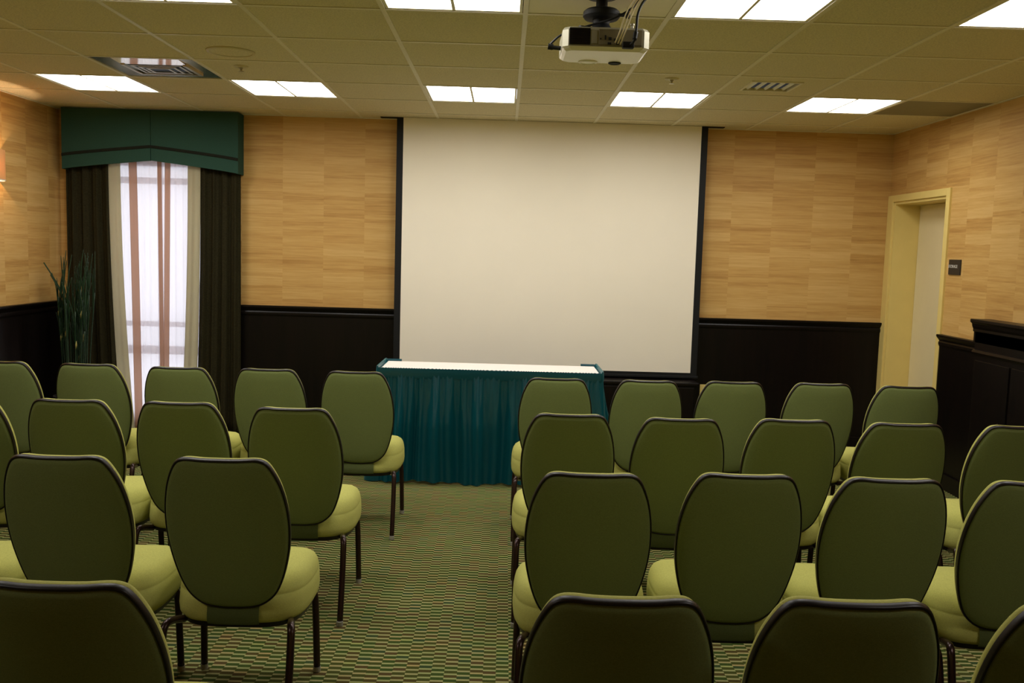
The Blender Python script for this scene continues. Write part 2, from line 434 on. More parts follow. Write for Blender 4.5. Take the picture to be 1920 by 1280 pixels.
# ceiling panels, vents, speaker, sprinklers
def cell_c(i, k): return ((i+.5)*T if (i+1)*T < XR else (i*T+XR)/2, -(R0+(k+.5)*T), ZC)
tag(obj('ceiling_panel', B(-T/2+.012, T/2-.012, -T/2+.012, T/2-.012, 0, .012), 'plainpanel', loc=cell_c(0, 5)), 'smooth white ceiling panel that the projector mount hangs from', 'ceiling panel')
hw = (XR-4*T)/2
tag(obj('ceiling_panel', B(-hw+.012, hw-.012, -T/2+.012, T/2-.012, 0, .012), 'greypanel', loc=cell_c(4, 1)), 'smooth grey ceiling panel against the right wall beside the rightmost light', 'ceiling panel')
M['polished'] = plain('polished_metal', lin((214, 210, 196)), .07, 1.)
h = T/2-.012
t = thing('ceiling_vent', 'square metal air vent in a shiny ceiling panel above the curtained window', 'air vent', cell_c(-4, 2))
X0, X1, Y0, YM, Y1 = -.17, .21, -.275, -.135, .165     # blade from Y0 to YM, louvres beyond it
bm = bmesh.new()
for a in ((-h, X0, -h, h), (X1, h, -h, h), (X0, X1, -h, Y0), (X0, X1, Y1, h)): box(bm, a[0], a[1], a[2], a[3], 0, .012)
obj('plate', bm, 'metal', t)
bm = bmesh.new(); prism(bm, [(Y0, -.001), (YM, -.007), (YM, -.003), (Y0, .003)], 'x', X0, X1); obj('blade', bm, 'polished', t)
bm = bmesh.new(); w = .022
for (x0, x1, y0, y1) in ((X0, X0+w, YM, Y1), (X1-w, X1, YM, Y1), (X0+w, X1-w, Y1-w, Y1)): box(bm, x0, x1, y0, y1, -.012, .0)
obj('vent_frame', bm, 'ventmetal', t)
for q in range(3):
    m_ = .045+.038*q; r_ = [(X0+m_, X1-m_, YM+m_*.55, Y1-m_*.8)]; x0, x1, y0, y1 = r_[0]; e_ = .014; bm = bmesh.new(); z_ = -.006-.004*q
    for (a0, a1, b0, b1) in ((x0, x0+e_, y0, y1), (x1-e_, x1, y0, y1), (x0+e_, x1-e_, y0, y0+e_), (x0+e_, x1-e_, y1-e_, y1)): box(bm, a0, a1, b0, b1, z_-.003, z_+.001)
    obj('louvre', bm, 'ventmetal', t)
obj('duct', B(X0+.003, X1-.003, YM+.003, Y1-.003, .03, .036), 'darkhole', t)
t = thing('ceiling_vent', 'small louvred air vent in the ceiling towards the right', 'air vent', cell_c(2, 2))
dx, dy, s_ = -.04, -.02, .135; bm = bmesh.new()
for a in ((-h, dx-s_, -h, h), (dx+s_, h, -h, h), (dx-s_, dx+s_, -h, dy-s_), (dx-s_, dx+s_, dy+s_, h)): box(bm, a[0], a[1], a[2], a[3], 0, .012)
obj('plate', bm, 'tile', t)
bm = bmesh.new(); w = .016
for (x0, x1, y0, y1) in ((dx-s_-w, dx-s_, dy-s_-w, dy+s_+w), (dx+s_, dx+s_+w, dy-s_-w, dy+s_+w), (dx-s_, dx+s_, dy-s_-w, dy-s_), (dx-s_, dx+s_, dy+s_, dy+s_+w)): box(bm, x0, x1, y0, y1, -.006, 0)
obj('vent_frame', bm, 'tbar', t)
for q in range(5):
    bm = bmesh.new(); box(bm, -.009, .009, -s_, s_, -.0015, .0015)
    o = obj('louvre', bm, 'tbar', t, loc=(dx-s_+(q+.5)*2*s_/5, dy, .006)); o.rotation_euler = (0, math.radians(38), 0)
obj('duct', B(dx-s_, dx+s_, dy-s_, dy+s_, .05, .056), 'darkhole', t)
t = thing('ceiling_speaker', 'round flush ceiling speaker beside the left air vent', 'speaker', (-1.55, -2.42, ZC))
bm = bmesh.new(); lathe(bm, [(.128, 0), (.128, -.004), (.122, -.008), (.112, -.008), (.110, -.004)], 0, 0, 40); obj('bezel', bm, 'beigeplastic', t, smooth=True)
bm = bmesh.new(); lathe(bm, [(.110, -.0045), (.08, -.0055), (.02, -.006)], 0, 0, 40); obj('grille', bm, 'tile', t, smooth=True)
def sprinkler(x, y, label):
    t = thing('fire_sprinkler', label, 'sprinkler', (x, y, ZC), group='fire sprinklers in the ceiling')
    bm = bmesh.new(); lathe(bm, [(.042, .002), (.042, -.003), (.034, -.008), (.02, -.009)], 0, 0, 24); obj('escutcheon', bm, 'beigeplastic', t, smooth=True)
    bm = bmesh.new(); lathe(bm, [(.010, -.008), (.010, -.016), (.005, -.019), (.005, -.027), (.016, -.028), (.016, -.030)], 0, 0, 16); obj('nozzle', bm, 'ventmetal', t, smooth=True)
sprinkler(-1.61, -2.01, 'fire sprinkler in the ceiling just beyond the round speaker')
sprinkler(.873, -2.04, 'fire sprinkler in the ceiling to the right of the projector')

# ------------------------------------------------------------------ projection screen and low cabinet under it
SX0, SX1, SZ0, SY = -.932, 1.505, .592, -.12
t = thing('projection_screen', 'large white pull-down projection screen with black side borders', 'projection screen', ((SX0+SX1)/2, SY, SZ0))
wd = (SX1-SX0)/2; hh = ZC-SZ0-.002; b_ = .051
bm = bmesh.new(); box(bm, -wd+b_, wd-b_, -.0015, .0015, .022, hh); obj('screen_surface', bm, 'screen', t)
bm = bmesh.new(); box(bm, -wd, -wd+b_, -.002, .002, .0, hh); obj('border', bm, 'black', t)
bm = bmesh.new(); box(bm, wd-b_, wd, -.002, .002, .0, hh); obj('border', bm, 'black', t)
bm = bmesh.new(); box(bm, -wd+b_, wd-b_, -.002, .002, .0, .022); obj('bottom_border', bm, 'black', t)
bm = bmesh.new(); box(bm, -wd-.012, wd+.012, -.012, .012, -.022, 0., bevel=.005); obj('weight_bar', bm, 'black', t)
bm = bmesh.new(); box(bm, SX0-.13, SX1+.13, SY-.001, SY+.06, ZC-.006, ZC-.001)
tag(obj('screen_slot', bm, 'black'), 'thin dark ceiling slot the projection screen drops from', 'screen slot')
# the dark box under the screen
t = thing('low_cabinet', 'low black cabinet standing under the projection screen behind the table', 'cabinet', (.31, -.17, 0))
obj('body', B(-1.16, 1.16, -.13, .13, .05, .535, bevel=.004), 'wood', t)
obj('cabinet_top', B(-1.18, 1.18, -.15, .135, .535, .560, bevel=.006), 'wood', t)
obj('plinth', B(-1.14, 1.14, -.11, .12, 0, .05), 'wood', t)
for q in range(4):
    x0 = -1.15+q*.575; d = obj('door', B(x0+.008, x0+.567, -.142, -.131, .07, .52, bevel=.003), 'wood', t)
    bm = bmesh.new(); lathe(bm, [(.006, 0), (.006, .012), (.012, .016), (.012, .022), (.004, .025)], 0, 0, 14)
    kb = obj('knob', bm, 'legmetal', d, smooth=True); kb.rotation_euler = (PI/2, 0, 0); kb.location = (x0+(.53 if q % 2 == 0 else .045), -.142, .42)
t = thing('wall_outlet', 'beige outlet plate low on the dark panelling right of the screen', 'wall outlet', (1.60, -.012, .45))
obj('plate', B(-.04, .04, -.006, 0, -.06, .06, bevel=.002), 'khaki', t)
for z in (-.022, .022): obj('socket', B(-.016, .016, -.009, -.006, z-.014, z+.014, bevel=.002), 'beigeplastic', t)

# ------------------------------------------------------------------ window dressing
def drape(xf, y0, z0, z1, folds, amp, nx=60, nz=24, phase=0., thick=.003, gather=None):
    """hanging cloth: xf(u, v) gives x for u across 0..1 and v down 0..1"""
    bm = bmesh.new(); G = []
    for j in range(nz+1):
        v = j/nz; row = []
        for i in range(nx+1):
            u = i/nx
            a = amp*(.65+.45*v)
            w = math.sin(2*PI*folds*u+phase)+.35*math.sin(2*PI*folds*2.3*u+1.7*phase+1.1*v)
            row.append(bm.verts.new((xf(u, v), y0+a*w, z1+(z0-z1)*v)))
        G.append(row)
    for A, D in zip(G, G[1:]):
        for i in range(nx): bm.faces.new((A[i], A[i+1], D[i+1], D[i]))
    ex = bmesh.ops.solidify(bm, geom=bm.faces[:], thickness=thick)
    return bm
def lerp(a, b, t): return a+(b-a)*t
# dark panels with cream bands along the inner edge
t = thing('window_curtain', 'dark brown curtain with cream inner band left of the window, behind the plant', 'curtain', (-3.4, -.09, 0), group=None)
obj('curtain_panel', drape(lambda u, v: lerp(-3.535, lerp(-3.185, -3.115, v*v), u)+3.4, 0, .03, 2.20, 4, .022, phase=.4), 'darkcurtain', t, smooth='all')
obj('lining_band', drape(lambda u, v: lerp(lerp(-3.192, -3.112, v*v), lerp(-3.098, -3.005, v*v), u)+3.4, -.016, .03, 2.20, 1.0, .006, nx=14, phase=.2), 'cream', t, smooth='all')
t = thing('window_curtain', 'dark brown curtain with cream inner band right of the window', 'curtain', (-2.35, -.09, 0))
obj('curtain_panel', drape(lambda u, v: lerp(lerp(-2.478, -2.525, v*v), -2.16, u)+2.35, 0, .03, 2.20, 4, .022, phase=2.1), 'darkcurtain', t, smooth='all')
obj('lining_band', drape(lambda u, v: lerp(lerp(-2.572, -2.64, v*v), lerp(-2.470, -2.525, v*v), u)+2.35, -.016, .03, 2.20, 1.0, .006, nx=14, phase=1.2), 'cream', t, smooth='all')
# sheers
t = thing('sheer_curtain', 'left white sheer curtain with pinkish fold, glowing with daylight', 'sheer curtain', (-2.97, -.04, 0))
obj('sheer_panel', drape(lambda u, v: lerp(-3.2, -2.79, u)+2.97, 0, .03, 2.25, 6, .007, phase=.3, thick=.001), 'sheer', t, smooth='all')
obj('hem', drape(lambda u, v: lerp(-3.055, -2.99, u)+2.97+.03*v, -.014, .03, 2.25, .5, .004, nx=10, phase=.3, thick=.0015), 'hem', t, smooth='all')
t = thing('sheer_curtain', 'right white sheer curtain with two pinkish folds by the middle', 'sheer curtain', (-2.65, -.04, 0))
obj('sheer_panel', drape(lambda u, v: lerp(-2.83, -2.50, u)+2.65, -.008, .03, 2.25, 5, .006, phase=1.9, thick=.001), 'sheer', t, smooth='all')
obj('hem', drape(lambda u, v: lerp(-2.826, -2.792, u)+2.65+.012*v, -.020, .03, 2.25, .5, .003, nx=8, phase=.3, thick=.0015), 'hem', t, smooth='all')
obj('hem', drape(lambda u, v: lerp(-2.765, -2.718, u)+2.65-.03*v, -.020, .03, 2.25, .5, .004, nx=8, phase=2.3, thick=.0015), 'hem', t, smooth='all')
# valance: padded box with an arched lower edge
t = thing('window_valance', 'teal green box valance with arched lower edge and dark braid', 'valance', (-2.85, 0, 0))
VX0, VX1, VM = -.678, .690, .012
def vz(x, e, c):        # arch
    f = 1-abs(x-VM)/((VX1-VM) if x > VM else (VM-VX0))
    return e+(c-e)*(f**.85 if f > 0 else 0)
def vpoly(x0, x1, top, eb, cb, n=18):
    xs = [x0+(x1-x0)*k/n for k in range(n+1)]
    return [(x, vz(x, eb, cb)) for x in xs] + [(x, top(x)) for x in reversed(xs)]
ZT = lambda x: ZC-.007
for (a, b) in ((VX0, VM-.002), (VM+.002, VX1)):
    bm = bmesh.new(); prism(bm, vpoly(a, b, ZT, 2.085, 2.168), 'y', -.160, -.138)
    obj('front_panel', bm, 'valance', t)
bm = bmesh.new(); n = 36
xs = [VX0+(VX1-VX0)*k/n for k in range(n+1)]
prism(bm, [(x, vz(x, 2.183, 2.264)) for x in xs]+[(x, vz(x, 2.183, 2.264)+.022) for x in reversed(xs)], 'y', -.166, -.159)
obj('braid', bm, 'braid', t)
for (a, b) in ((VX0, VX0+.02), (VX1-.02, VX1)): obj('side_panel', B(a, b, -.138, -.001, 2.085, ZC-.007), 'valance', t)

# ------------------------------------------------------------------ corner plant
PX, PY = -3.335, -.42
t = thing('potted_grass', 'tall dark green potted reeds in the left corner by the curtain', 'plant', (PX, PY, 0))
bm = bmesh.new(); lathe(bm, [(.10, 0), (.115, .02), (.145, .30), (.155, .32), (.155, .35), (.14, .35), (.138, .325), (.05, .322)], 0, 0, 28); obj('planter', bm, 'pot', t, smooth=True)
bm = bmesh.new(); lathe(bm, [(.139, .32), (.08, .328), (.01, .33)], 0, 0, 24); obj('soil', bm, 'soil', t)
bms, bml, bmb = bmesh.new(), bmesh.new(), bmesh.new()
rnd = random.Random(11)
for q in range(34):
    a = rnd.uniform(0, 2*PI); r = .095*math.sqrt(rnd.random()); h = rnd.uniform(.8, 1.18)
    bx, by = r*math.cos(a), r*math.sin(a)
    lx, ly = bx*rnd.uniform(.15, .6)+rnd.uniform(-.015, .015), by*rnd.uniform(.15, .6)
    P = smooth_pts([(bx, by, .3), (bx+lx*.4, by+ly*.4, .3+(h-.3)*.5), (bx+lx, by+ly, h)], 4)
    tube(bms, P, .0045, 6)
    if q < 11:
        e = P[-1-rnd.randrange(0, 4)]; tube(bmb, [e+Vector((0, 0, -.03)), e+Vector((.004, 0, 0)), e+Vector((.008, 0, .03))], .008, 6, radii=[.005, .009, .002])
    for z in range(rnd.randrange(3, 6)):
        s = P[rnd.randrange(4, len(P))]; an = rnd.uniform(0, 2*PI); ln = rnd.uniform(.22, .42); sp = rnd.uniform(.01, .05)
        pts = smooth_pts([s, s+Vector((math.cos(an)*sp*.4, math.sin(an)*sp*.4, ln*.55)), s+Vector((math.cos(an)*sp, math.sin(an)*sp, ln*rnd.uniform(.85, 1.)))], 4)
        nn = len(pts); wv = Vector((-math.sin(an), math.cos(an), 0))
        tube(bml, pts, .006, 5, radii=[.0035+.004*math.sin(PI*(.15+.84*k/(nn-1))) for k in range(nn)], flat=.4)
# one blade that leans out over the wall
tube(bml, smooth_pts([(-.05, 0, 1.0), (-.10, -.02, 1.18), (-.20, -.04, 1.36)], 5), .005, 5)
tube(bml, smooth_pts([(-.05, 0, .95), (-.08, -.02, 1.12), (-.155, -.03, 1.27)], 5), .005, 5)
obj('stems', bms, 'stalk', t, smooth='all'); obj('leaves', bml, 'leaf', t, smooth='all'); obj('seed_heads', bmb, 'bud', t, smooth='all')

# ------------------------------------------------------------------ wall sconce at the left edge
t = thing('wall_sconce', 'amber half-round wall lamp on the left wall, cut by the photo edge', 'wall lamp', (XL, -1.045, 1.93))
def half_ring(bm, r, z0, z1, n=24, th=.003, sq=.62):
    rows = []
    for rr in (r, r-th):
        rows.append([[bm.verts.new((rr*sq*math.sin(PI*k/n)+.001, rr*math.cos(PI*k/n), z)) for k in range(n+1)] for z in (z0, z1)])
    for (A, D) in rows:
        for k in range(n): bm.faces.new((A[k], A[k+1], D[k+1], D[k]))
    for lev in (0, 1):
        A, D = rows[0][lev], rows[1][lev]
        for k in range(n): bm.faces.new((A[k], A[k+1], D[k+1], D[k]))
    return bm
obj('lamp_shade', half_ring(bmesh.new(), .155, .008, .21), 'shade', t, smooth=True)
obj('lower_rim', half_ring(bmesh.new(), .157, 0., .008, th=.006), 'shadeband', t, smooth=True)
obj('bracket', B(0, .012, -.05, .05, .03, .16, bevel=.003), 'brass', t)
bm = bmesh.new(); bmesh.ops.create_uvsphere(bm, u_segments=16, v_segments=10, radius=.010, matrix=Matrix.Translation((.052, 0, .092)))
M['bulb'] = mat_emit('lamp_bulb', (1., .68, .42), 2300.); obj('bulb', bm, 'bulb', t, smooth='all')
bm = bmesh.new(); lathe(bm, [(.012, .03), (.012, .07), (.009, .077)], .052, 0, 14); box(bm, .01, .05, -.006, .006, .036, .046); obj('socket', bm, 'brass', t)

# ------------------------------------------------------------------ door sign
t = thing('door_sign', 'small dark room sign reading STORAGE right of the door', 'sign', (XR-.001, -1.165, 1.525))
obj('plate', B(-.008, 0, -.082, .082, -.052, .052, bevel=.002), 'signblack', t)
fc = bpy.data.curves.new('lettering', 'FONT'); fc.body = 'STORAGE'; fc.size = .03; fc.align_x = 'CENTER'; fc.align_y = 'CENTER'; fc.extrude = .0008
fo = bpy.data.objects.new('tmp', fc); C.objects.link(fo); bpy.context.view_layer.update()
me = bpy.data.meshes.new_from_object(fo.evaluated_get(bpy.context.evaluated_depsgraph_get())); bpy.data.objects.remove(fo)
lo = bpy.data.objects.new('lettering', me); C.objects.link(lo); lo.parent = t; lo.location = (-.009, .018, .004); lo.rotation_euler = (PI/2, 0, -PI/2)
me.materials.clear(); me.materials.append(M['signwhite']); lo['label'] = 'white lettering'

# ------------------------------------------------------------------ dark cabinet with a cornice on the right wall
t = thing('wall_cabinet', 'dark wood cabinet with moulded cornice top along the right wall', 'cabinet', (XR, -1.671, 0))
YE = -2.6
obj('body', B(-.098, -.0405, YE, -.02, .10, 1.13), 'wood', t)
bm = bmesh.new(); prism(bm, [(0, 1.06), (-.0980, 1.06), (-.0980, 1.125), (-.105, 1.13), (-.105, 1.145), (-.112, 1.16), (-.115, 1.178), (-.125, 1.186), (-.127, 1.190), (-.127, 1.204), (-.123, 1.207), (0, 1.207)], 'y', YE-.02, 0)
obj('cornice', bm, 'wood', t)
obj('plinth', B(-.108, -.0405, YE, -.01, 0, .10, bevel=.004), 'wood', t)
bm = bmesh.new(); prism(bm, [(-.097, .985), (-.110, .985), (-.116, 1.0), (-.108, 1.015), (-.097, 1.018)], 'y', YE, -.02)
obj('moulding', bm, 'wood', t)
for q in range(2):
    y1 = -.05-q*.43; d = obj('door', B(-.106, -.0985, y1-.40, y1, .14, .95, bevel=.003), 'wood', t)
    bm = bmesh.new(); lathe(bm, [(.006, 0), (.006, .012), (.012, .016), (.012, .022), (.004, .025)], 0, 0, 14)
    kb = obj('knob', bm, 'legmetal', d, smooth=True); kb.rotation_euler = (0, -PI/2, 0); kb.location = (-.106, y1-(.36 if q == 0 else .04), .6)

# ------------------------------------------------------------------ table with cloth and skirt
TX0, TX1, TY0, TY1, TZ = -.872, .600, -1.405, -.945, .745
t = thing('folding_table', 'narrow rectangular table hidden under white cloth and teal skirt', 'table', ((TX0+TX1)/2, (TY0+TY1)/2, 0))
hx, hy = (TX1-TX0)/2, (TY1-TY0)/2
obj('tabletop', B(-hx+.01, hx-.01, -hy+.01, hy-.01, TZ-.028, TZ-.004, bevel=.004), 'beigeplastic', t)
for sx in (-1, 1):
    for sy in (-1, 1):
        bm = bmesh.new(); tube(bm, [(sx*(hx-.12), sy*(hy-.07), TZ-.028), (sx*(hx-.10), sy*(hy-.06), .0)], .014, 12); obj('leg', bm, 'legmetal', t, smooth=True)
bm = bmesh.new(); box(bm, TX0+.006, TX1-.006, TY0+.006, TY1-.006, TZ-.004, TZ+.002, bevel=.002)
for (a, b, c, d) in ((TX0+.004, TX0+.006, TY0+.006, TY1-.006), (TX1-.006, TX1-.004, TY0+.006, TY1-.006), (TX0+.004, TX1-.004, TY0+.004, TY0+.006)):
    box(bm, a, b, c, d, TZ-.2, TZ)
tag(obj('tablecloth', bm, 'whitecloth'), 'white cloth covering the table top in front of the screen', 'tablecloth')
# skirt: path round the left side, front and right side
def skirt_path(n_front=420, n_side=120, off=.012, ret=.11):
    P = []
    x0, x1, y0, y1 = TX0-off, TX1+off, TY0-off, TY1+off; r = .03
    def arc(cx, cy, a0):
        for k in range(12): a = a0+PI/2*k/12; P.append((cx+r*math.cos(a), cy+r*math.sin(a), math.cos(a), math.sin(a)))
    for k in range(30): P.append((lerp(x0+ret, x0+r, k/30), y1, 0, 1))
    arc(x0+r, y1-r, PI/2)
    for k in range(n_side): P.append((x0, lerp(y1-r, y0+r, k/n_side), -1, 0))
    arc(x0+r, y0+r, PI)
    for k in range(n_front): P.append((lerp(x0+r, x1-r, k/n_front), y0, 0, -1))
    arc(x1-r, y0+r, 1.5*PI)
    for k in range(n_side): P.append((x1, lerp(y0+r, y1-r, k/n_side), 1, 0))
    arc(x1-r, y1-r, 0)
    for k in range(31): P.append((lerp(x1-r, x1-ret, k/30), y1, 0, 1))
    return P
SP = skirt_path(); rs = random.Random(5)
cum = [0.]
for a, b in zip(SP, SP[1:]): cum.append(cum[-1]+math.hypot(b[0]-a[0], b[1]-a[1]))
# random pleat phase
ph = []; acc = 0.; freq = 1.
knots = [rs.uniform(.72, 1.4) for _ in range(400)]
for s in cum:
    acc += 0 if not ph else (s-last_s)*2*PI/.092*knots[int(s/.08) % 400]
    last_s = s; ph.append(acc)
big = [rs.uniform(0, 6.28) for _ in range(4)]
st = thing('table_skirt', 'pleated teal satin skirt clipped round the front table', 'table skirt', ((TX0+TX1)/2, TY0, 0))
ox, oy = (TX0+TX1)/2, TY0
bm = bmesh.new(); G = []; NZ = 26; ZS = TZ-.022
for j in range(NZ+1):
    v = j/NZ; row = []
    for q, (x, y, nx_, ny_) in enumerate(SP):
        g_ = min(1, v*2.2); a = .002+.036*g_**.9
        s = cum[q]
        w = math.sin(ph[q]+.9*math.sin(v*2.2+s*7))*.5 + .62*math.sin(ph[q]*.37+big[0]+v*1.1+.8*math.sin(s*3))
        fine = .0045*max(0, 1-v*2.6)*math.sin(ph[q]*3.1)
        d = a*(w+1.0)+fine+.035*v*v
        row.append(bm.verts.new((x+nx_*d-ox, y+ny_*d-oy, ZS+(.012+.008*math.sin(s*9)-ZS)*v)))
    G.append(row)
for A, D in zip(G, G[1:]):
    for q in range(len(A)-1): bm.faces.new((A[q], A[q+1], D[q+1], D[q]))
obj('pleated_panel', bm, 'skirt', st, smooth='all')
bm = bmesh.new(); prof = [(-.004, ZS-.03), (.004, ZS-.032), (.009, ZS-.012), (.009, TZ-.004), (.006, TZ+.012), (.002, TZ+.013), (-.003, TZ+.004)]
rows = []
for q, (x, y, nx_, ny_) in enumerate(SP):
    side = abs(nx_) > .7 or ny_ > 0
    lift = .003 if ny_ > .7 else .010 if side else .0014*math.sin(ph[q]*4.3)+.002
    rows.append([bm.verts.new((x+nx_*d-ox, y+ny_*d-oy, z+(lift if z > TZ else 0))) for d, z in prof])
for A, D in zip(rows, rows[1:]):
    for k in range(len(prof)): bm.faces.new((A[k], A[(k+1) % len(prof)], D[(k+1) % len(prof)], D[k]))
bm.faces.new(rows[0]); bm.faces.new(rows[-1])
obj('header_band', bm, 'skirt', st, smooth=True)

# ------------------------------------------------------------------ projector and its mount
QX, QY, QZ = .308, -3.70, 2.372
t = thing('projector', 'silver and white projector hanging from the ceiling, connector side facing back', 'projector', (QX, QY, QZ))
w2, d2 = .168, .13
def bodyring(z, ins, c=.022):
    a, b = w2-ins, d2-ins
    return [(-a+c, -b, z), (a-c, -b, z), (a, -b+c, z), (a, b-c, z), (a-c, b, z), (-a+c, b, z), (-a, b-c, z), (-a, -b+c, z)]
bm = bmesh.new(); rings_mesh(bm, [bodyring(-.030, .0), bodyring(.032, .0), bodyring(.044, .008), bodyring(.047, .02)]); obj('case', bm, 'silver', t)
bm = bmesh.new(); rings_mesh(bm, [bodyring(-.030, .001), bodyring(-.036, .006), bodyring(-.044, .016)]); obj('lower_case', bm, 'casewhite', t)
bm = bmesh.new(); box(bm, -.03, w2-.03, -d2-.003, -d2+.004, -.024, .036, bevel=.002); obj('connector_panel', bm, 'rearpanel', t)
bm = bmesh.new(); box(bm, -w2+.026, -.062, -d2-.002, -d2+.004, -.024, .038); vg = obj('vent_grille', bm, 'black', t)
for q in range(9):
    z = -.020+q*.0066
    obj('slat', B(-w2+.028, -.064, -d2-.004, -d2-.002, z, z+.0022), 'rim', vg)
bm = bmesh.new(); box(bm, -.058, -.036, -d2-.003, -d2+.004, -.02, .03, bevel=.002); obj('spacer', bm, 'silver', t)
for (x, z, wx, hz) in ((-.022, -.001, .004, .004), (-.004, .004, .004, .012), (.014, .000, .008, .008), (.034, -.004, .008, .007), (.052, -.006, .007, .007), (.012, -.018, .010, .006), (.045, -.018, .009, .006), (.118, .012, .003, .003)):
    bm = bmesh.new(); box(bm, x-wx/1.4, x+wx/1.4, -d2-.005, -d2-.002, z-hz/1.4, z+hz/1.4, bevel=.001); obj('port', bm, 'black', t)
bm = bmesh.new(); lathe(bm, [(.040, -.044), (.040, -.046), (.03, -.049), (.028, -.047)], -.05, .095, 24); obj('foot', bm, 'casewhite', t, smooth=True)
bm = bmesh.new(); lathe(bm, [(.026, -.044), (.026, -.047), (.022, -.049), (.018, -.047)], .06, .10, 24); obj('foot', bm, 'black', t, smooth=True)
bm = bmesh.new(); lathe(bm, [(.042, -.0), (.042, .02), (.036, .03), (.03, .03), (.028, .01)], 0, 0, 28); ln = obj('lens', bm, 'black', t, smooth=True); ln.rotation_euler = (-PI/2, 0, 0); ln.location = (.08, d2, .005)
bm = bmesh.new(); lathe(bm, [(.006, .044), (.006, .062), (.009, .064), (.009, .07), (.003, .071)], .104, -.08, 12); obj('screw', bm, 'silver', t, smooth=True)
# mount
t = thing('projector_mount', 'black ceiling pole mount holding the projector', 'projector mount', (.298, -3.70, ZC))
bm = bmesh.new(); lathe(bm, [(.06, 0), (.06, -.006), (.03, -.010), (.023, -.012), (.023, -.052), (.028, -.053)], 0, 0, 24); obj('pole', bm, 'black', t, smooth=True)
bm = bmesh.new(); lathe(bm, [(.028, -.048), (.062, -.052), (.072, -.060), (.074, -.078), (.066, -.088), (.04, -.092)], 0, 0, 28); obj('flange', bm, 'black', t, smooth=True)
bm = bmesh.new(); lathe(bm, [(.036, -.092), (.032, -.108), (.038, -.118), (.048, -.126), (.050, -.1405), (.02, -.1415)], 0, 0, 24); obj('swivel', bm, 'black', t, smooth=True)
bm = bmesh.new(); lathe(bm, [(.007, 0), (.007, .03), (.014, .032), (.014, .045), (.004, .048)], 0, 0, 14); kn = obj('knob', bm, 'black', t, smooth=True); kn.rotation_euler = (0, PI/2, .0); kn.location = (.062, -.03, -.076)
for (x, y) in ((-.12, .06), (.10, .07), (-.09, -.07)):
    bm = bmesh.new(); tube(bm, [(0, 0, -.133), (x*.6, y*.6, -.131), (x, y, -.1355)], .006, 8, flat=1.6); obj('arm', bm, 'black', t, smooth=True)
# cables
def cable(name, pts, r, mat, label):
    bm = bmesh.new(); tube(bm, smooth_pts(pts, 8), r, 8); return tag(obj(name, bm, mat, smooth='all'), label, 'cable', 'thin cream projector cables')
yb = QY-d2-.006
cable('video_cable', [(.342, yb, 2.358), (.352, yb-.04, 2.385), (.372, yb-.03, 2.45), (.405, yb+.02, 2.52), (.45, yb+.06, ZC+.004)], .0026, 'cablewhite', 'leftmost of the thin cream cables plugged into the projector')
cable('video_cable', [(.352, yb, 2.354), (.365, yb-.045, 2.39), (.384, yb-.03, 2.45), (.42, yb+.02, 2.52), (.462, yb+.06, ZC+.004)], .0026, 'cablewhite', 'middle of the thin cream cables plugged into the projector')
cable('video_cable', [(.361, yb, 2.351), (.373, yb-.05, 2.386), (.396, yb-.035, 2.45), (.43, yb+.02, 2.52), (.474, yb+.06, ZC+.004)], .0026, 'cablewhite', 'rightmost of the thin cream cables plugged into the projector')
t = thing('monitor_cable', 'thick black cable with plug at the projector right side', 'cable', (.39, yb, 2.345))
bm = bmesh.new(); box(bm, -.022, .022, -.03, .0, -.012, .012, bevel=.004); obj('plug', bm, 'black', t)
bm = bmesh.new(); tube(bm, smooth_pts([(.008, -.028, 0), (.020, -.045, .015), (.026, -.04, .06), (.030, -.03, .11), (.055, .02, .17), (.10, .06, .222)], 8), .005, 10, ); obj('cord', bm, 'black', t, smooth='all')
bm = bmesh.new(); tube(bm, smooth_pts([(.020, -.045, .015), (.0245, -.042, .045)], 4), .0085, 10); obj('strain_relief', bm, 'black', t, smooth='all')
t = thing('power_cable', 'black power cable plugged into the left side of the projector', 'cable', (QX-w2, QY-.03, 2.352))
bm = bmesh.new(); tube(bm, [(-.001, 0, 0), (-.030, 0, .002), (-.034, 0, .004), (-.052, 0, .006)], .009, 10, radii=[.008, .008, .012, .012]); obj('plug', bm, 'black', t, smooth=True)
bm = bmesh.new(); tube(bm, smooth_pts([(-.048, 0, .006), (-.035, -.005, .022), (.0, -.01, .05), (.06, -.012, .072), (.13, -.03, .092), (.2, -.06, .108), (.27, -.06, .15), (.31, 0, .213)], 8), .0042, 8); obj('cord', bm, 'black', t, smooth='all')

# ------------------------------------------------------------------ chairs
TOP = Vector((0, -.245, .892)); BOT = Vector((0, -.102, .372))
SV = BOT-TOP; NR = Vector((0, SV.z, -SV.y)).normalized()      # rear-facing normal
if NR.y > 0: NR = -NR
PROF = [(0., .0), (.060, .001), (.100, .000), (.126, .010), (.145, .040), (.164, .11), (.180, .20), (.192, .32), (.1965, .45), (.193, .58), (.182, .70), (.166, .81), (.145, .90), (.118, .955), (.085, .988), (.04, .999), (0., 1.0)]
half = [Vector((x, s, 0)) for x, s in PROF]
full = half + [Vector((-p.x, p.y, 0)) for p in reversed(half[1:-1])]
OUT = smooth_pts(full, 3, closed=True)
SC = .5
def shell(p, f, off):
    """point of the curved back: outline point p scaled by f about the middle, lifted off along the rear normal"""
    x = p.x*f; s = SC+(p.y-SC)*f
    return TOP+SV*s+Vector((x, 0, 0))-NR*(.75*x*x)+NR*off
CHG = 'green banquet chairs set out in rows'
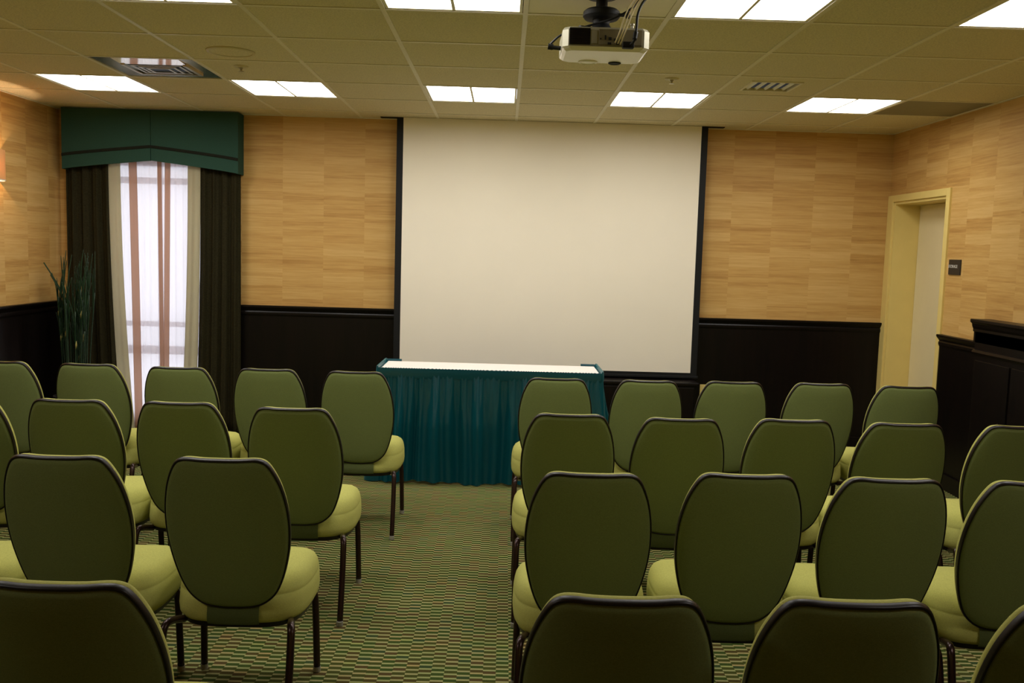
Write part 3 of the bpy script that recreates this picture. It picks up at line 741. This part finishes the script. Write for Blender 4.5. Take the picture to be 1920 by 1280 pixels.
def make_chair():
    t = thing('banquet_chair', '', 'chair', group=CHG)
    bm = bmesh.new()
    R = [[shell(p, f, o) for p in OUT] for f, o in ((.955, -.010), (.978, -.004), (.974, .002), (.958, .0065), (.92, .0095), (.75, .0115), (.5, .0125), (.25, .013), (.06, .0132))]
    rings_mesh(bm, R); obj('back_panel', bm, 'shadefabric', t, smooth='all')['label'] = 'back cloth with shade in its colour'
    bm = bmesh.new()
    R = [[shell(p, f, o) for p in OUT] for f, o in ((.95, -.010), (.972, -.012), (.979, -.017), (.979, -.024), (.968, -.033), (.94, -.041), (.88, -.048), (.6, -.049), (.3, -.049), (.06, -.049))]
    rings_mesh(bm, R); obj('back_cushion', bm, 'fabric', t, smooth='all')
    # dark edge band, rounded towards the rear
    prof = [(.972, -.001), (.977, .003), (.987, .0052), (.997, .003), (1.001, -.001), (1.001, -.009), (.997, -.012), (.970, -.013)]
    bm = bmesh.new(); V = [[bm.verts.new(shell(p, f, o)) for p in OUT] for f, o in prof]; n_ = len(OUT)
    for q in range(len(prof)):
        A, D = V[q], V[(q+1) % len(prof)]
        for k in range(n_): bm.faces.new((A[k], A[(k+1) % n_], D[(k+1) % n_], D[k]))
    obj('back_rim', bm, 'rim', t, smooth='all')['label'] = 'dark glossy rim'
    # fabric tongue joining back and seat
    bm = bmesh.new(); pts = [(-.092, .398), (-.100, .374), (-.106, .350), (-.106, .330), (-.098, .316)]
    G = []
    for (y, z) in pts:
        G.append([(x, y - (.004 if abs(x) < .08 else 0.) + .5*x*x, z) for x in (-.084, -.081, -.05, 0, .05, .081, .084)])
    V = [[bm.verts.new(p) for p in r] for r in G]
    for A, D in zip(V, V[1:]):
        for k in range(6): bm.faces.new((A[k], A[k+1], D[k+1], D[k]))
    bmesh.ops.solidify(bm, geom=bm.faces[:], thickness=.006); obj('back_tongue', bm, 'shadefabric', t, smooth=True)
    # seat
    hs = [(0, -.098), (.080, -.095), (.146, -.078), (.192, -.034), (.214, .030), (.221, .12), (.216, .225), (.192, .285), (.14, .315), (.07, .325), (0, .327)]
    so = smooth_pts([(x, y, 0) for x, y in hs]+[(-x, y, 0) for x, y in reversed(hs[1:-1])], 4, closed=True)
    def sring(ins, z):
        out_ = []
        for p in so:
            c = Vector((0, .12, 0)); d = (p-c); l = d.length
            q = c+d*((l-ins)/l)
            rear = max(0., min(1., (.10-p.y)/.18))
            out_.append((q.x, q.y+rear*.32*max(0, z-.355), z - .015*max(0, (p.y-.17)/.155)**2*(z > .40)))
        return out_
    bm = bmesh.new()
    rings_mesh(bm, [sring(i, z) for i, z in ((.026, .316), (.008, .319), (.001, .331), (-.001, .352), (.000, .380), (.0012, .404), (.0026, .4065), (.0020, .409), (.004, .420), (.008, .436), (.019, .454), (.040, .467), (.075, .475), (.12, .480), (.17, .482))])
    obj('seat', bm, 'fabric', t, smooth='all')
    bm = bmesh.new(); rings_mesh(bm, [sring(.016, .300), sring(.012, .317)]); obj('seat_frame', bm, 'rim', t, smooth=True)
    for s in (-1, 1):
        bm = bmesh.new(); tube(bm, smooth_pts([(s*.176, -.045, .310), (s*.188, -.095, .326), (s*.196, -.134, .334), (s*.2015, -.155, .325), (s*.2035, -.168, .295), (s*.205, -.195, .19), (s*.206, -.246, .02)], 5), .0125, 14)
        lg = obj('leg', bm, 'legmetal', t, smooth='all'); bm = bmesh.new(); lathe(bm, [(.011, 0), (.0135, .002), (.0135, .020), (.011, .021)], s*.206, -.2485, 12); obj('glide', bm, 'glide', lg)
        bm = bmesh.new(); tube(bm, smooth_pts([(s*.176, .200, .312), (s*.193, .225, .306), (s*.199, .232, .28), (s*.202, .236, .2), (s*.205, .246, .02)], 5), .0125, 14)
        lg = obj('leg', bm, 'legmetal', t, smooth='all'); bm = bmesh.new(); lathe(bm, [(.011, 0), (.0135, .002), (.0135, .020), (.011, .021)], s*.205, .2462, 12); obj('glide', bm, 'glide', lg)
    return t
ORD = ['beside the aisle', 'second from the aisle', 'third from the aisle', 'fourth from the aisle', 'fifth from the aisle']
ROWS = {
 ('front row', 'left'): [(-.827, -2.672), (-1.293, -2.664), (-1.757, -2.690), (-2.240, -2.655), (-2.712, -2.65)],
 ('second row', 'left'): [(-.900, -3.815), (-1.379, -3.752), (-1.825, -3.758), (-2.283, -3.75)],
 ('third row', 'left'): [(-.909, -4.722), (-1.397, -4.742), (-1.862, -4.735)],
 ('nearest row', 'left'): [(-.903, -5.785)],
 ('front row', 'right'): [(.230, -2.720), (.713, -2.705), (1.174, -2.664), (1.655, -2.635), (2.106, -2.655)],
 ('second row', 'right'): [(.226, -3.785), (.676, -3.815), (1.150, -3.770), (1.603, -3.790), (2.088, -3.780)],
 ('third row', 'right'): [(.222, -4.790), (.697, -4.752), (1.145, -4.758), (1.594, -4.755)],
 ('nearest row', 'right'): [(.190, -5.788), (.645, -5.775), (1.118, -5.775)],
}
ch0 = make_chair(); first = True
for (row, side), lst in ROWS.items():
    for n, (x, yt) in enumerate(lst):
        if len(lst) == 1: lab = 'green banquet chair of the %s %s of the aisle' % (row, side)
        else: lab = 'green banquet chair %s in the %s %s of the aisle' % (ORD[n], row, side)
        loc = (x, yt+.245, 0)
        if first: ch0.location = loc; ch0['label'] = lab; first = False
        else: dup(ch0, loc, 0., lab)

# ------------------------------------------------------------------ daylight, camera, colour management
w = bpy.data.worlds.new('daylight'); bpy.context.scene.world = w; w.use_nodes = True
bg = w.node_tree.nodes['Background']; bg.inputs[0].default_value = (.86, .90, 1., 1); bg.inputs[1].default_value = 2.0

F = 1734.3362
p_, r_, y_ = .0977, .0289, .0099
cp, sp = math.cos(p_), math.sin(p_); cy_, sy_ = math.cos(y_), math.sin(y_)
fwd = Vector((sy_*cp, cy_*cp, -sp)); right = Vector((cy_, -sy_, 0)); up = right.cross(fwd)
r2 = right*math.cos(r_)+up*math.sin(r_); u2 = -right*math.sin(r_)+up*math.cos(r_)
cam = bpy.data.cameras.new('camera'); co = bpy.data.objects.new('camera', cam); C.objects.link(co)
cam.sensor_width = 36.; cam.lens = F/1920*36.; cam.clip_start = .05; cam.clip_end = 100
co.matrix_world = Matrix(((r2.x, u2.x, -fwd.x, -.0578), (r2.y, u2.y, -fwd.y, -7.4847), (r2.z, u2.z, -fwd.z, 1.55), (0, 0, 0, 1)))
S = bpy.context.scene; S.camera = co
S.view_settings.view_transform = 'Standard'; S.view_settings.look = 'None'; S.view_settings.gamma = 1.; S.view_settings.exposure = 0.
S.view_settings.use_curve_mapping = False
